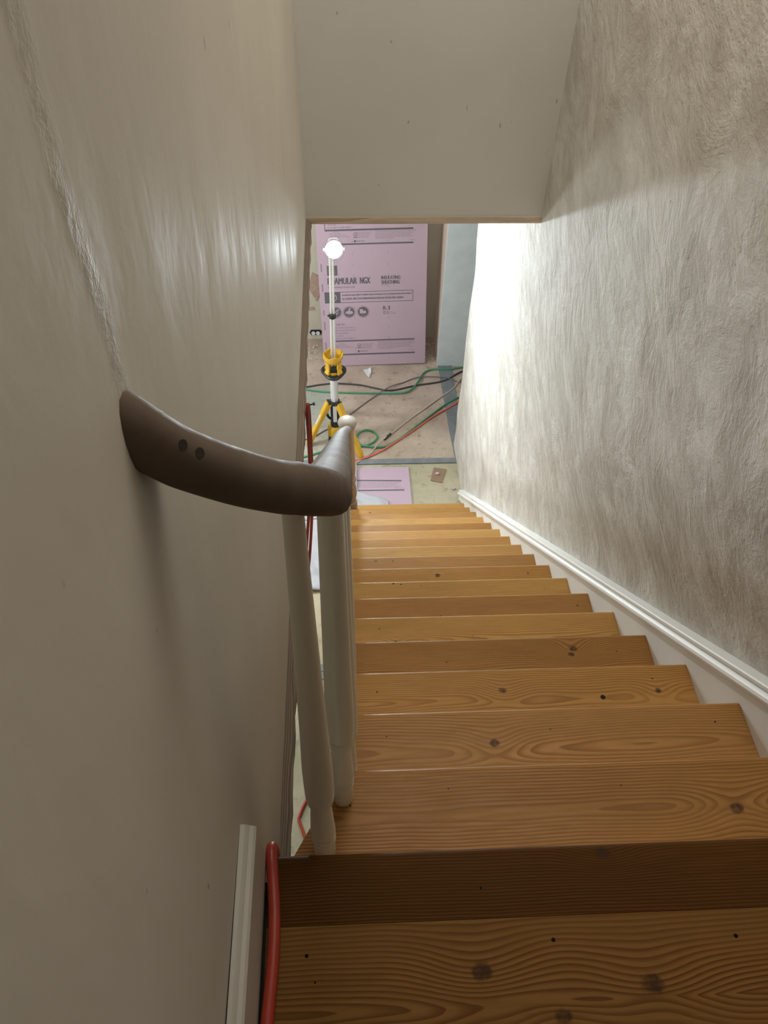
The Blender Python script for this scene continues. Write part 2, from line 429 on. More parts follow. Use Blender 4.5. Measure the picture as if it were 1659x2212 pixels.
# slate strips in the floor
mb = MB(); mb.box((-2.5, 4.335, ZF), (.06, 4.392, ZF+.012)); struct(mb.obj('trim_3', M['slate']))
mb = MB(); mb.prism([(-.012, 5.64), (.006, 4.70), (.02, 4.395), (.10, 4.395), (.12, 5.64)], ZF, ZF+.006); struct(mb.obj('trim_4', M['slate']))
for k, (a, b_) in enumerate(((2.335, 2.388), (2.394, 2.447))):
    mb = MB(); mb.box((-2.5, a, ZF), (-.6, b_, ZF+.006)); struct(mb.obj('trim_%d' % (5+k), M['slate']))
# patches of brick where plaster has come off the back wall
for pts, zz in (([(-1.2, -2.86), (-1.16, -2.70), (-1.09, -2.74), (-1.085, -2.90), (-1.13, -3.0)], 0), ([(-1.215, -3.10), (-1.215, -3.065), (-1.16, -3.06), (-1.15, -3.095)], 0)):
    m2 = MB(); m2.add([(x, 6.0895, z) for x, z in pts]+[(x, 6.083, z) for x, z in pts], [tuple(range(len(pts), 2*len(pts)))]+[(i, (i+1) % len(pts), len(pts)+(i+1) % len(pts), len(pts)+i) for i in range(len(pts))])
    m2.obj('brick_patch', M['brick'], wb)

# upper landing, laid in boards
land = MB().box((-1.02, -2.0, -.3), (.03, -.03, -.031)).obj('floor_landing', M['raw_board']); struct(land); land.data.materials[0] = plain('dark_subfloor', (.05, .038, .026), .9)
M['land1_shaded'] = wood('landing_nosing_shaded_wood', (.115, .054, .016), (.050, .020, .006), y0=-.30, z0=.02, freq=210, seed=3.3, wav=.012, soft=-.1, spec=.05, rough=.6,  # first board's wood darkened, a bystander's shadow put into the colour
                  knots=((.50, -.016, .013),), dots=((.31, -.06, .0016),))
M['land2'] = wood('landing_board_wood', (.26, .142, .055), (.12, .047, .014), y0=-.105, z0=.018, freq=150, seed=8.1, wav=.022, zslow=1.9, spec=.06, rough=.6,
                  knots=((.297, -.067, .018), (.53, -.092, .020), (.40, -.125, .014)), dots=((.404, -.031, .003), (.665, -.036, .003), (.057, -.038, .0026), (.069, -.071, .0015)))
M['land3'] = wood('landing_back_wood', (.34, .185, .072), (.17, .07, .022), y0=-.05, z0=.03, freq=160, seed=1.7, wav=.02)
def nose_profile(depth, th=.028, rn=.013):
    p = [(-depth, -th), (-depth, 0)]
    for k in range(9):
        a = math.pi/2 - math.pi*k/8
        p.append((-rn+rn*math.cos(a), -th/2+(th/2)*math.sin(a)))
    return p
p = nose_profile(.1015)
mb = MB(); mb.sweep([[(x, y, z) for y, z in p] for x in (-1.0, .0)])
mb.obj('floorboard', M['land1_shaded'], land, loc=(-1.0, 0, 0))
mb = MB(); mb.box((-1.0, -.295, -.03), (0, -.1022, 0)); mb.obj('floorboard', M['land2'], land, loc=(-1.0, -.1022, 0))
yy = -.296
for k in range(9):
    mb = MB(); mb.box((-1.0, yy-.188, -.03), (0, yy-.0005, 0)); mb.obj('floorboard', M['land3'], land, loc=(-1.0-.13*k, yy, 0)); yy -= .189

# baseboards
prof = [(-1.0178, 0), (-1.0178, .206), (-1.0135, .2062), (-1.0105, .2035), (-1.008, .199), (-1.003, .197), (-1.0, .193), (-1.0005, .181), (-1.0045, .177), (-1.005, .165), (-1.005, 0)]
mb = MB(); rings = []
for i in range(26):
    f = i/25
    y = -2.0+f*2.0
    d = .0009*math.sin(f*17)-.0009
    rings.append([((x if abs(x+1.0178) > 1e-6 else x+d), (y if i < 25 else -.002-.033*(z/.206)), z) for x, z in prof])
mb.sweep(rings); struct(mb.obj('baseboard_left', M['paint_base'], angle=25))
prof = [(.055, -.45), (0, -.45), (0, .040), (-.003, .043), (-.0035, .047), (-.009, .050), (-.0145, .057), (-.0165, .066), (-.0145, .075), (-.009, .082), (-.004, .0845), (-.004, .0885), (-.0075, .0905), (-.0075, .1), (-.005, .104), (.055, .106)]
mb = MB(); rings = []
for y in (-.02, 3.925):
    rings.append([(x, y, max(ZF+.001, -SL*y+s)) for x, s in prof])
mb.sweep(rings); bbr = struct(mb.obj('baseboard_right', M['paint_trim'], angle=25))

# ================================================================== STAIRCASE
stair = empty('staircase', (-.45, 3.7, ZF))
tag(stair, 'straight flight of varnished knotty pine steps going down to the work room', 'staircase')
def under(o, par):
    o.parent = par; o.matrix_parent_inverse = Matrix.Translation(-par.location)
    return o
TK = {   # per tread: knots (x from -1.0, y from nosing, radius), holes
 1: dict(y0=-.092, z0=.016, wav=.017, freq=170, knots=((.82, -.10, .017),), dots=((.30, -.045, .0014), (.62, -.05, .0014), (.12, -.07, .0018))),
 2: dict(y0=-.098, z0=.02, wav=.02, freq=165, knots=((.432, -.083, .014),), dots=((.93, -.05, .002), (.20, -.06, .0015), (.56, -.055, .0015))),
 3: dict(y0=-.095, z0=.018, wav=.022, freq=175, knots=((.508, -.066, .012), (.905, -.08, .011)), dots=((.76, -.094, .0065), (.90, -.045, .002), (.19, -.06, .002))),
 4: dict(y0=-.13, z0=.03, wav=.02, freq=190, knots=((.775, -.047, .016), (.765, -.065, .012)), dots=((.40, -.08, .002), (.90, -.06, .0016))),
 5: dict(y0=-.10, z0=.02, wav=.022, freq=190, knots=((.27, -.10, .007),), dots=((.22, -.05, .002), (.52, -.085, .0015))),
 6: dict(y0=-.16, z0=.04, wav=.016, freq=170, knots=((.95, -.06, .006),), dots=((.45, -.09, .002),)),
 7: dict(y0=-.13, z0=.03, wav=.02, freq=190, dots=((.30, -.015, .0035), (.33, -.02, .003), (.41, -.03, .002), (.90, -.06, .0016))),
 8: dict(y0=-.16, z0=.04, wav=.016, freq=130, knots=((.506, -.05, .015),), dots=((.90, -.05, .003),)),
 9: dict(y0=-.2, z0=.05, wav=.016, freq=130, knots=((.25, -.03, .006),), dots=((.33, -.03, .003),)),
 16: dict(y0=-.2, z0=.05, wav=.016, freq=130, knots=((.28, -.04, .012),)),
}
tints = [((.44, .24, .095), (.22, .09, .026)), ((.54, .315, .125), (.31, .14, .042)), ((.60, .375, .16), (.37, .18, .058)), ((.50, .285, .125), (.29, .13, .042))]
for k in range(1, 18):
    e, l = tints[(0, 0, 3, 1, 0, 2, 3, 2, 1, 3, 2, 1, 2, 0, 2, 3, 1, 2)[k]]
    kw = dict(y0=-.15-.03*(k % 3), z0=.035, wav=.018, freq=120+15*(k % 4)); kw.update(TK.get(k, {}))
    mt = wood('tread_wood_%d' % k, e, l, seed=k*2.37, **kw)
    yn, zn = k*G, -k*R
    if k == 1:      # cut to run into the landing
        pts = [(-.912, 0), (-.925, -.06), (-.950, -.105), (-.974, -.147), (-.984, -.165), (-.984, -.25), (0, -.25), (0, 0)]
        mb = MB(); rings = []
        p = nose_profile(.25)
        mb.prism([(x, yn+y-.013) if y == 0 else (x, yn+y) for x, y in pts], zn-.028, zn)
        q = nose_profile(.0128)
        mb.sweep([[(x, yn+y, zn+z) for y, z in q] for x in (-.912, 0)])
    else:
        p = nose_profile(.25)
        mb = MB(); mb.sweep([[(x, yn+y, zn+z) for y, z in p] for x in (-.915, -.0003)])
    o = mb.obj('tread', mt, None, loc=(-1.0, yn, zn)); under(o, stair)
for k in range(0, 18):
    yr = k*G-.027; zt = -k*R-.0285; zb = -(k+1)*R+.0003 if k < 17 else ZF+.001
    mb = MB(); mb.box((-.90 if k else -1.0, yr-.016, zb), (-.0003, yr, zt)); under(mb.obj('riser', M['raw_board'], None, smooth=False), stair)
# cut string on the open side
pts = []
for k in range(1, 18):
    pts += [((k-1)*G-.028, -k*R-.029), (k*G-.044, -k*R-.029)]
poly = [(y, z) for y, z in pts] + [(17*G-.044, ZF+.001), (17*G-.30, ZF+.001), (-.028, -.50)]
mb = MB(); mb.add([(-.902, y, z) for y, z in poly]+[(-.876, y, z) for y, z in poly],
    [tuple(range(len(poly))), tuple(reversed(range(len(poly), 2*len(poly))))]+[(i, len(poly)+i, len(poly)+(i+1) % len(poly), (i+1) % len(poly)) for i in range(len(poly))])
under(mb.obj('stringer', M['raw_board'], None, smooth=False), stair)

# ================================================================== BALUSTRADE
bal = empty('balustrade', (-.89, 1.9, ZF+R))
tag(bal, 'pale sanded handrail on ivory turned balusters along the open side of the stair', 'railing')
def bal_profile(h, rt):
    p = [(.0180, 0), (.0186, .006), (.0188, .048), (.0163, .0505), (.0163, .0545), (.0200, .0565), (.0206, .0615), (.0200, .0665), (.0166, .0685), (.0166, .0725), (.0202, .0745), (.0207, .0795), (.0202, .0845), (.0169, .0865), (.0169, .0905), (.0204, .0925), (.0206, .100),
         (.0196, .12), (.0184, .15), (.0170, .18), (.0164, .196), (.0172, .202), (.0190, .210), (.0212, .222), (.0221, .232), (.0221, .240), (.0206, .2405), (.0206, .2435), (.0222, .244), (.0225, .275), (.0222, .33)]
    for i in range(1, 7):
        f = i/6; p.append((.0220-(.0220-rt)*f**.85, .33+(h-.33)*f))
    return p
ZB = lambda y: .736 - SL*y
spots = [(1, -.893, .165), (1, -.925, .070)]
for k in range(2, 17): spots += [(k, -.886, k*G-.054), (k, -.886, k*G-.163)]
spots += [(17, -.886, 17*G-.163)]
for k, x, y in spots:
    h = (.738 if k == 1 and x < -.9 else ZB(y)+.008)-(-k*R)
    mb = MB(); mb.lathe(bal_profile(h, .0150 if h < .82 else .0097), (x, y, -k*R), 24)
    under(mb.obj('baluster', M['paint_baluster'], None, loc=(x, y, -k*R), angle=32), bal)
# handrail: bread-loaf section swept from the wall, round the bend and down the flight
path = [(-1.0195, -.013, .860), (-1.006, -.006, .838), (-.995, -.001, .8235), (-.972, .009, .799), (-.948, .019, .777), (-.932, .031, .758), (-.918, .046, .740), (-.907, .066, .716), (-.897, .095, .683)]
path = catmull([Vector(p) for p in path], 5)
yend = 3.60
for i in range(1, 15):
    y = .095+(yend-.095)*i/14; path.append(Vector((-.895+.024*sstep(2.0, 3.6, y), y, .683-SL*(y-.095))))
sec = [(-.010, -.0235), (.010, -.0235), (.0175, -.0222), (.0232, -.0185), (.0268, -.0125), (.0284, -.005), (.0275, .004), (.0245, .012), (.0185, .0185), (.0100, .0222), (0, .0235), (-.0100, .0222), (-.0185, .0185), (-.0245, .012), (-.0275, .004), (-.0284, -.005), (-.0268, -.0125), (-.0232, -.0185), (-.0175, -.0222)]
mb = MB(); rings = []; N = len(path)
upn = Vector((0, .656, .755))
for i, P in enumerate(path):
    t = (path[min(i+1, N-1)]-path[max(i-1, 0)]).normalized()
    f = i/40
    ref = Vector((.35, .25, .9)).lerp(upn, sstep(0, 1, min(1, f)))
    n_ = (ref - t*ref.dot(t)).normalized(); s_ = t.cross(n_)
    k = .90+.10*sstep(.3, 1, f)
    if P.y > 3.3: k = 1-.25*sstep(3.3, 3.6, P.y)
    rg = [P+s_*(a*k)+n_*(b*k) for a, b in sec]
    if i == 0:    # cut flush with the wall
        rg = [q+t*((-1.0197-q.x)/t.x) for q in rg]
    rings.append(rg)
mb.sweep(rings); rail = mb.obj('handrail', M['rail_wood'], None, angle=65); under(rail, bal)
# two plugged screw holes near the wall
rail_rings = rings
M['plug'] = plain('dark_plug', (.03, .018, .012), .6)
for i in (4, 9):
    C_ = sum(rail_rings[i], Vector())/len(sec); P = (rail_rings[i][7]+rail_rings[i][8])/2; n_ = (P-C_).normalized()
    mb = MB(); mb.cyl(P-n_*.006, P+n_*.0006, .0042, 16); o = mb.obj('plug', M['plug'], rail); o['label'] = 'dark plugged screw hole'
# newel
nx, ny_, nz_ = -.855, 3.62, -17*R
mb = MB()
s = .049
mb.prism([(nx-s, ny_-s), (nx+s, ny_-s), (nx+s, ny_+s), (nx-s, ny_+s)], nz_, nz_+.07)
mb.lathe([(.044, .07), (.047, .075), (.047, .085), (.040, .090), (.040, .096), (.048, .102), (.048, .114), (.040, .120), (.040, .126), (.047, .132), (.046, .145), (.036, .152), (.035, .165), (.044, .21), (.046, .25), (.040, .30), (.031, .34), (.030, .35), (.040, .357), (.043, .368), (.040, .38), (.031, .388), (.033, .40), (.037, .46), (.036, .56), (.031, .74), (.028, .84), (.028, .85), (.036, .856), (.036, .866), (.029, .872), (.026, .885), (.026, .90)], (nx, ny_, nz_), 24)
newel = mb.obj('newel_post', M['newel_wood'], None, loc=(nx, ny_, nz_)); under(newel, bal)
mb = MB(); mb.lathe([(.026, .865), (.036, .872), (.052, .880), (.061, .890), (.064, .903), (.061, .915), (.050, .926), (.030, .934), (.001, .937)], (nx-.015, ny_, nz_), 28)
mb.obj('newel_cap', M['cap_wood'], newel, loc=(0, 0, 0))
newel.children[0].location = (0, 0, 0)
newel.children[0].matrix_parent_inverse = Matrix.Translation((-nx, -ny_, -nz_))

# ================================================================== WORK LIGHT
wl = empty('work_light', (-.97, 4.66, ZF))
tag(wl, 'yellow and black tripod work light, switched on, at the foot of the stair', 'work light')
AX, AY = -.968, 4.66
def part(mb, name, mat, parent=wl, **kw):
    o = mb.obj(name, mat, None, **kw)
    o.parent = parent
    o.matrix_parent_inverse = Matrix.Translation(-(parent.location if parent is wl else Vector((0, 0, 0))))
    if parent is not wl: o.matrix_parent_inverse = Matrix.Identity(4)
    return o
# base pod
mb = MB()
oct_ = lambda r, c=.5: [(AX+r*a, AY+r*b_) for a, b_ in ((1, c), (c, 1), (-c, 1), (-1, c), (-1, -c), (-c, -1), (c, -1), (1, -c))]
mb.sweep([[(x, y, z) for x, y in oct_(r)] for r, z in ((.050, -3.375), (.055, -3.36), (.055, -3.30), (.048, -3.27), (.040, -3.262))])
part(mb, 'base_pod', M['yellow'])
mb = MB(); mb.sweep([[(x, y, z) for x, y in oct_(r)] for r, z in ((.058, ZF+.004), (.062, ZF+.01), (.060, -3.385), (.052, -3.374))]); part(mb, 'foot_block', M['black'])
for sx, sy in ((-.055, -.02), (-.055, .03), (.055, -.02), (.055, .03)):
    mb = MB(); mb.box((AX+sx-.008, AY+sy-.012, -3.36), (AX+sx+.008, AY+sy+.012, -3.268)); part(mb, 'lug', M['yellow'])
# black sleeve with pale window
mb = MB(); mb.lathe([(.040, -3.262), (.040, -3.23), (.036, -3.22), (.036, -3.03), (.042, -3.025), (.042, -3.0), (.034, -2.995)], (AX, AY, 0), 24); sl = part(mb, 'sleeve', M['black'])
mb = MB(); mb.box((AX-.015, AY-.040, -3.20), (AX+.015, AY-.030, -3.035)); part(mb, 'window_strip', M['alu'], sl)
mb = MB(); mb.tube([(AX-.03, AY+.01, -3.05), (AX-.062, AY+.01, -3.09), (AX-.068, AY+.01, -3.13), (AX-.058, AY+.01, -3.18), (AX-.03, AY+.01, -3.21)], .011, 10, 4); part(mb, 'carry_handle', M['black'], sl)
# aluminium lower tube
mb = MB(); mb.lathe([(.031, -2.998), (.031, -2.70)], (AX, AY, 0), 28); part(mb, 'lower_tube', M['alu'])
# hub plate
mb = MB(); n = 48
def plate(rr, z, k=1.0):
    out = []
    for i in range(n):
        a = 2*math.pi*i/n
        r_ = rr*(1+.10*math.cos(3*(a+math.pi/2)))
        out.append((AX+r_*math.cos(a), AY+r_*math.sin(a), z))
    return out
mb.sweep([plate(.055, -2.735), plate(.085, -2.73), plate(.097, -2.718), plate(.097, -2.708), plate(.090, -2.700), plate(.070, -2.700), plate(.066, -2.708), plate(.03, -2.71)])
part(mb, 'hub_plate', M['black'])
# yellow cup: four ribs and a toothed collar
cup = empty('cup', (0, 0, 0)); cup.parent = wl; cup.matrix_parent_inverse = Matrix.Translation(-wl.location)
bpy.data.objects.remove(cup)
mb = MB(); n = 40
def collar(r, zf): return [(AX+r*math.cos(2*math.pi*i/n), AY+r*math.sin(2*math.pi*i/n), zf(i)) for i in range(n)]
tooth = lambda i: -2.545+(.016 if (i % 10) in (0, 1, 2) else (.0 if (i % 10) in (4, 5, 6, 7, 8) else .006))
ro = lambda i: .074+(.004 if (i % 10) in (0, 1, 2) else 0)
def ringf(rf, zf): return [(AX+rf(i)*math.cos(2*math.pi*i/n), AY+rf(i)*math.sin(2*math.pi*i/n), zf(i)) for i in range(n)]
mb.sweep([ringf(lambda i: .052, lambda i: -2.612), ringf(lambda i: .058, lambda i: -2.602), ringf(ro, lambda i: -2.575), ringf(ro, tooth), ringf(lambda i: ro(i)-.006, tooth), ringf(lambda i: ro(i)-.007, lambda i: -2.575), ringf(lambda i: .052, lambda i: -2.596), ringf(lambda i: .046, lambda i: -2.606)], closed=True)
cupo = part(mb, 'cup', M['yellow'])
for a in (math.radians(40), math.radians(140), math.radians(220), math.radians(320)):
    d = Vector((math.cos(a), math.sin(a), 0)); e = Vector((-d.y, d.x, 0))
    mb = MB(); rings = []
    for r_, z, wd in ((.060, -2.598, .020), (.054, -2.635, .017), (.054, -2.66, .017), (.064, -2.685, .022), (.068, -2.706, .024)):
        c = Vector((AX, AY, z))+d*r_
        rings.append([c+e*wd-d*.007, c+e*wd+d*.007, c-e*wd+d*.007, c-e*wd-d*.007])
    mb.sweep(rings); part(mb, 'rib', M['yellow'], smooth=False)
mb = MB(); mb.lathe([(.060, -2.706), (.060, -2.690), (.052, -2.686), (.0, -2.686)], (AX, AY, 0), 24); part(mb, 'cup_floor', M['yellow'])
mb = MB(); mb.box((AX-.026, AY-.05, -2.688), (AX+.026, AY+.02, -2.655)); mb.box((AX-.018, AY-.056, -2.68), (AX+.018, AY-.05, -2.662)); part(mb, 'latch', M['black'])
# mast: lower double extrusion, collar, upper double extrusion
XT, YT = -.958, 4.655
def lerp3(z): f = (z+2.70)/(-1.70+2.70); return (AX+(XT-AX)*f, AY+(YT-AY)*f, z)
for nm, za, zb_, r_, off in (('lower_mast', -2.70, -2.20, .0095, .0105), ('upper_mast', -2.19, -1.70, .0080, .0095)):
    for sg in (-1, 1):
        a, b_ = lerp3(za), lerp3(zb_)
        mb = MB(); mb.cyl((a[0]+sg*off, a[1], za), (b_[0]+sg*off, b_[1], zb_), r_, 16); part(mb, nm, M['alu'])
c = lerp3(-2.195); mb = MB(); mb.lathe([(.020, -.022), (.026, -.016), (.026, .012), (.021, .018)], c, 20); mb.cyl((c[0]-.034, c[1]-.012, c[2]+.008), (c[0]-.01, c[1], c[2]), .007, 10); part(mb, 'mast_collar', M['black'])
# legs
for fx, fy, nm in ((-1.204, 4.577, 'a'), (-.752, 4.405, 'b'), (-.955, 5.00, 'c')):
    foot = Vector((fx, fy, ZF+.012)); d = (foot-Vector((AX, AY, ZF))); d.z = 0; d.normalize()
    top = Vector((AX, AY, -3.005))+d*.050
    t = (foot-top).normalized(); e = Vector((-d.y, d.x, 0)); n_ = t.cross(e)
    if n_.z < 0: n_ = -n_
    L_ = (foot-top).length
    mb = MB(); rings = []
    for f, wd, th in ((0, .022, .020), (.05, .025, .022), (.22, .025, .022), (.26, .022, .019), (.55, .021, .017), (.60, .025, .019), (.90, .025, .019), (.96, .022, .016), (1.0, .016, .008)):
        c = top+t*(L_*f)
        rings.append([c+e*wd+n_*th*.6, c+e*(wd-.005)+n_*th, c-e*(wd-.005)+n_*th, c-e*wd+n_*th*.6, c-e*wd-n_*th, c-e*(wd-.007)-n_*th, c-e*(wd-.007)+n_*(th*.2), c+e*(wd-.007)+n_*(th*.2), c+e*(wd-.007)-n_*th, c+e*wd-n_*th])
    mb.sweep(rings); leg = part(mb, 'leg', M['yellow'], smooth=False)
    mb = MB(); a = Vector((AX, AY, -3.24))+d*.055; b_ = top+t*(L_*.62); mb.cyl(a, b_-n_*.012, .007, 8); part(mb, 'leg_strut', M['alu'])
    mb = MB(); mb.box((-.001, -.001, -.001), (.001, .001, .001))
    mb = MB(); c = top-e*.0; mb.cyl(c-e*.027, c+e*.027, .011, 12); part(mb, 'leg_pin', M['black'], leg)
    mb = MB(); rings = []
    for f, wd in ((.30, .010), (.52, .010)):
        c = top+t*(L_*f)+n_*(.0182); rings.append([c+e*wd, c+e*wd+n_*.0012, c-e*wd+n_*.0012, c-e*wd])
    mb.sweep(rings); part(mb, 'leg_sticker', M['alu'], leg, smooth=False)
# head: housing ring, lit lens, two side knobs, top handle
HC = Vector((-.937, 4.645, -1.655)); hd = Vector((.06, -.87, .48)).normalized()
hx = hd.cross(Vector((0, 0, 1))).normalized(); hu = hx.cross(hd).normalized()
def hring(r, o, n=32): return [HC+hd*o+hx*(r*math.cos(2*math.pi*i/n))+hu*(r*math.sin(2*math.pi*i/n)) for i in range(n)]
mb = MB(); mb.sweep([hring(.030, -.060), hring(.050, -.055), hring(.060, -.030), hring(.062, -.004), hring(.058, .0), hring(.054, -.002)]); head = part(mb, 'lamp_head', M['glare_shell'])
mb = MB(); mb.sweep([hring(.0535, -.001), hring(.052, .006), hring(.044, .011), hring(.030, .015), hring(.014, .0175), hring(.002, .018)]); part(mb, 'lens', M['lens'], head)
for sg in (-1, 1):
    mb = MB(); mb.cyl(HC+hx*(sg*.058)-hd*.02, HC+hx*(sg*.074)-hd*.02, .016, 14, .013); part(mb, 'tilt_knob', M['alu'], head)
mb = MB(); mb.tube([HC-hx*.03+hu*.058-hd*.03, HC-hx*.022+hu*.072-hd*.03, HC+hx*.022+hu*.072-hd*.03, HC+hx*.03+hu*.058-hd*.03], .005, 8, 4); part(mb, 'top_handle', M['alu'], head)
mb = MB(); mb.cyl(Vector((XT, YT, -1.72)), HC-hd*.04-Vector((0, 0, .04)), .014, 12); part(mb, 'head_bracket', M['black'], head)

# ================================================================== FOAM BOARD AGAINST THE WALL
B0 = Vector((-1.072, 5.656, ZF+.001))
E1 = Vector((.99972, .00418, .02322)).normalized(); E3 = Vector((0, -1, .18)).normalized()
E3 = (E3-E1*E3.dot(E1)).normalized(); E2 = E3.cross(E1)
if E2.z < 0: E2 = -E2
fb = empty('foam_board', B0); fb.matrix_world = Matrix(((E1.x, E2.x, E3.x, B0.x), (E1.y, E2.y, E3.y, B0.y), (E1.z, E2.z, E3.z, B0.z), (0, 0, 0, 1)))
tag(fb, 'tall pink foam insulation board with grey lettering, leaning on the back wall', 'insulation board')
def text_mb(mb, body, x0, y0, x1, y1, z=.0006, bold=.0, shear=0):
    cu = bpy.data.curves.new('t', 'FONT'); cu.body = body; cu.size = 1; cu.offset = 0; cu.resolution_u = 3
    o = bpy.data.objects.new('t', cu); COL.objects.link(o)
    dg = bpy.context.evaluated_depsgraph_get(); me = bpy.data.meshes.new_from_object(o.evaluated_get(dg))
    xs = [v.co.x for v in me.vertices]; ys = [v.co.y for v in me.vertices]
    a, b_, c, d = min(xs), max(xs), min(ys), max(ys)
    e = (y1-y0)*.045*(1 if bold > 0 else 0)
    for k in ((0, 1, 2) if e else (0,)):
        mb.add([(x0+(v.co.x-a)/(b_-a)*(x1-x0-2*e)+k*e, y0+(v.co.y-c)/(d-c)*(y1-y0), z+k*.00012) for v in me.vertices], [tuple(p.vertices) for p in me.polygons])
    bpy.data.objects.remove(o); bpy.data.curves.remove(cu); bpy.data.meshes.remove(me)
def rect(mb, x0, y0, x1, y1, z=.0005): mb.add([(x0, y0, z), (x1, y0, z), (x1, y1, z), (x0, y1, z)], [(0, 1, 2, 3)])
def disc(mb, cx, cy, r, z=.0005, n=40, ri=None):
    if ri is None: mb.add([(cx+r*math.cos(2*math.pi*i/n), cy+r*math.sin(2*math.pi*i/n), z) for i in range(n)], [tuple(range(n))])
    else:
        vs = [(cx+q*math.cos(2*math.pi*i/n), cy+q*math.sin(2*math.pi*i/n), z) for q in (ri, r) for i in range(n)]
        mb.add(vs, [(i, n+i, n+(i+1) % n, (i+1) % n) for i in range(n)])
def poly(mb, pts, z=.0009): mb.add([(x, y, z) for x, y in pts], [tuple(range(len(pts)))])
def stroke(mb, pts, w_, z=.0009):
    for a, b_ in zip(pts[:-1], pts[1:]):
        d = Vector((b_[0]-a[0], b_[1]-a[1])); d.normalize(); n_ = Vector((-d.y, d.x))*w_/2
        mb.add([(a[0]+n_.x, a[1]+n_.y, z), (a[0]-n_.x, a[1]-n_.y, z), (b_[0]-n_.x, b_[1]-n_.y, z), (b_[0]+n_.x, b_[1]+n_.y, z)], [(0, 1, 2, 3)])
def lines(mb, x0, x1, y, h, seed, minw=.012, maxw=.04):
    rnd = random.Random(seed); x = x0
    while x < x1:
        w_ = min(rnd.uniform(minw, maxw), x1-x); rect(mb, x, y, x+w_, y+h); x += w_+h*.9
BW, BH = .940, 2.25
mb = MB(); mb.box((0, 0, -.014), (BW, BH, 0)); mb.obj('foam_sheet', M['foam'], fb, smooth=False)
pm = lambda mb, name, mat=None: mb.obj(name, mat or M['ink'], fb, smooth=False)
for z_, (a, b_) in ((.241, (.10, .839)), (.105, (.10, .843)), (1.247, (.075, .820)), (1.128, (.075, .822))):
    mb = MB(); rect(mb, a, z_, b_, z_+.0145 if z_ < .2 or z_ > 1.2 else z_+.0135); pm(mb, 'printed_band')
mb = MB(); text_mb(mb, 'FOAMULAR', .074, .785, .333, .843, bold=.012); text_mb(mb, 'NGX', .356, .785, .448, .843, bold=.012)
text_mb(mb, '\u00ae', .336, .834, .344, .842)
pm(mb, 'printed_heading')
mb = MB(); text_mb(mb, 'INSULATING', .543, .819, .711, .850, bold=.01); text_mb(mb, 'SHEATHING', .543, .776, .705, .810, bold=.01); rect(mb, .543, .764, .605, .7665); pm(mb, 'printed_subheading')
mb = MB(); text_mb(mb, 'HIGH PERFORMANCE XPS INSULATION', .080, .750, .310, .765); pm(mb, 'printed_line')
mb = MB(); text_mb(mb, 'FOR USE IN:', .075, .399, .209, .421); pm(mb, 'printed_line')
for i, (s_, xe) in enumerate((('EXTERIOR FOUNDATION WALLS', .295), ('INTERIOR FOUNDATION WALLS', .295), ('EXTERIOR SHEATHING', .237), ('CAVITY WALLS', .193), ('COMMERCIAL APPLICATIONS', .287))):
    mb = MB(); text_mb(mb, s_, .075, .372-.0262*i, xe, .383-.0262*i); pm(mb, 'printed_line')
mb = MB()
x0, y0, x1, y1 = .042, .614, .823, .715; wl_ = .0045
rect(mb, x0, y1-wl_, x1, y1); rect(mb, x0, y0, x1, y0+wl_); rect(mb, x1-wl_, y0, x1, y1); rect(mb, x0, y0, .181, y1)
text_mb(mb, 'FOAMULAR NGX (NEXT GENERATION EXTRUDED POLYSTYRENE) INSULATION MEETS', .195, .674, .811, .691, bold=.006)
text_mb(mb, 'ALL FEDERAL AND STATE EMISSION REGULATIONS IN THE USA AND CANADA.', .195, .642, .741, .659, bold=.006)
pm(mb, 'printed_box')
mb = MB(); disc(mb, .118, .664, .032, .0009, ri=.027); stroke(mb, [(.100, .668), (.112, .652), (.140, .686)], .006); pm(mb, 'printed_check', M['foam'])
for i, cx in enumerate((.133, .253, .377)):
    mb = MB(); disc(mb, cx, .525, .047); disc(mb, cx, .525, .056, ri=.053); o = pm(mb, 'printed_badge')
    mb = MB(); c, r = cx, .525
    if i == 0:
        stroke(mb, [(c-.03, r+.005), (c-.012, r-.012), (c, r+.006), (c+.02, r+.024)], .008); poly(mb, [(c+.028, r+.03), (c+.008, r+.026), (c+.024, r+.008)]); stroke(mb, [(c-.005, r-.02), (c+.02, r-.002)], .009)
    elif i == 1:
        poly(mb, [(c-.034, r-.012), (c-.03, r+.006), (c-.012, r+.014), (c-.002, r+.012), (c-.008, r+.028), (c-.002, r+.036), (c+.014, r+.038), (c+.018, r+.03), (c+.006, r+.026), (c+.008, r+.012), (c+.026, r+.010), (c+.034, r-.004), (c+.030, r-.015), (c-.0, r-.018)])
    else:
        poly(mb, [(c-.030, r-.014), (c-.030, r+.026), (c-.002, r+.026), (c-.002, r+.010), (c+.026, r+.010), (c+.026, r-.014)])
    mb.obj('badge_symbol', M['foam'], o, smooth=False)
    mb = MB(); lines(mb, c-.02, c+.02, r-.026, .0035, i+40); rect(mb, c-.014, r-.034, c+.014, r-.031); [None for _ in ()]
    mb.v = [(x, y, .0009) for x, y, z in mb.v]; mb.obj('badge_caption', M['ink_soft'], o, smooth=False)
mb = MB(); text_mb(mb, 'R-3', .555, .537, .618, .574, bold=.015); text_mb(mb, '0.5', .557, .497, .605, .529, bold=-.004); text_mb(mb, 'INCH', .612, .514, .640, .521); text_mb(mb, 'THICKNESS', .612, .499, .668, .507); pm(mb, 'printed_rating')
mb = MB()
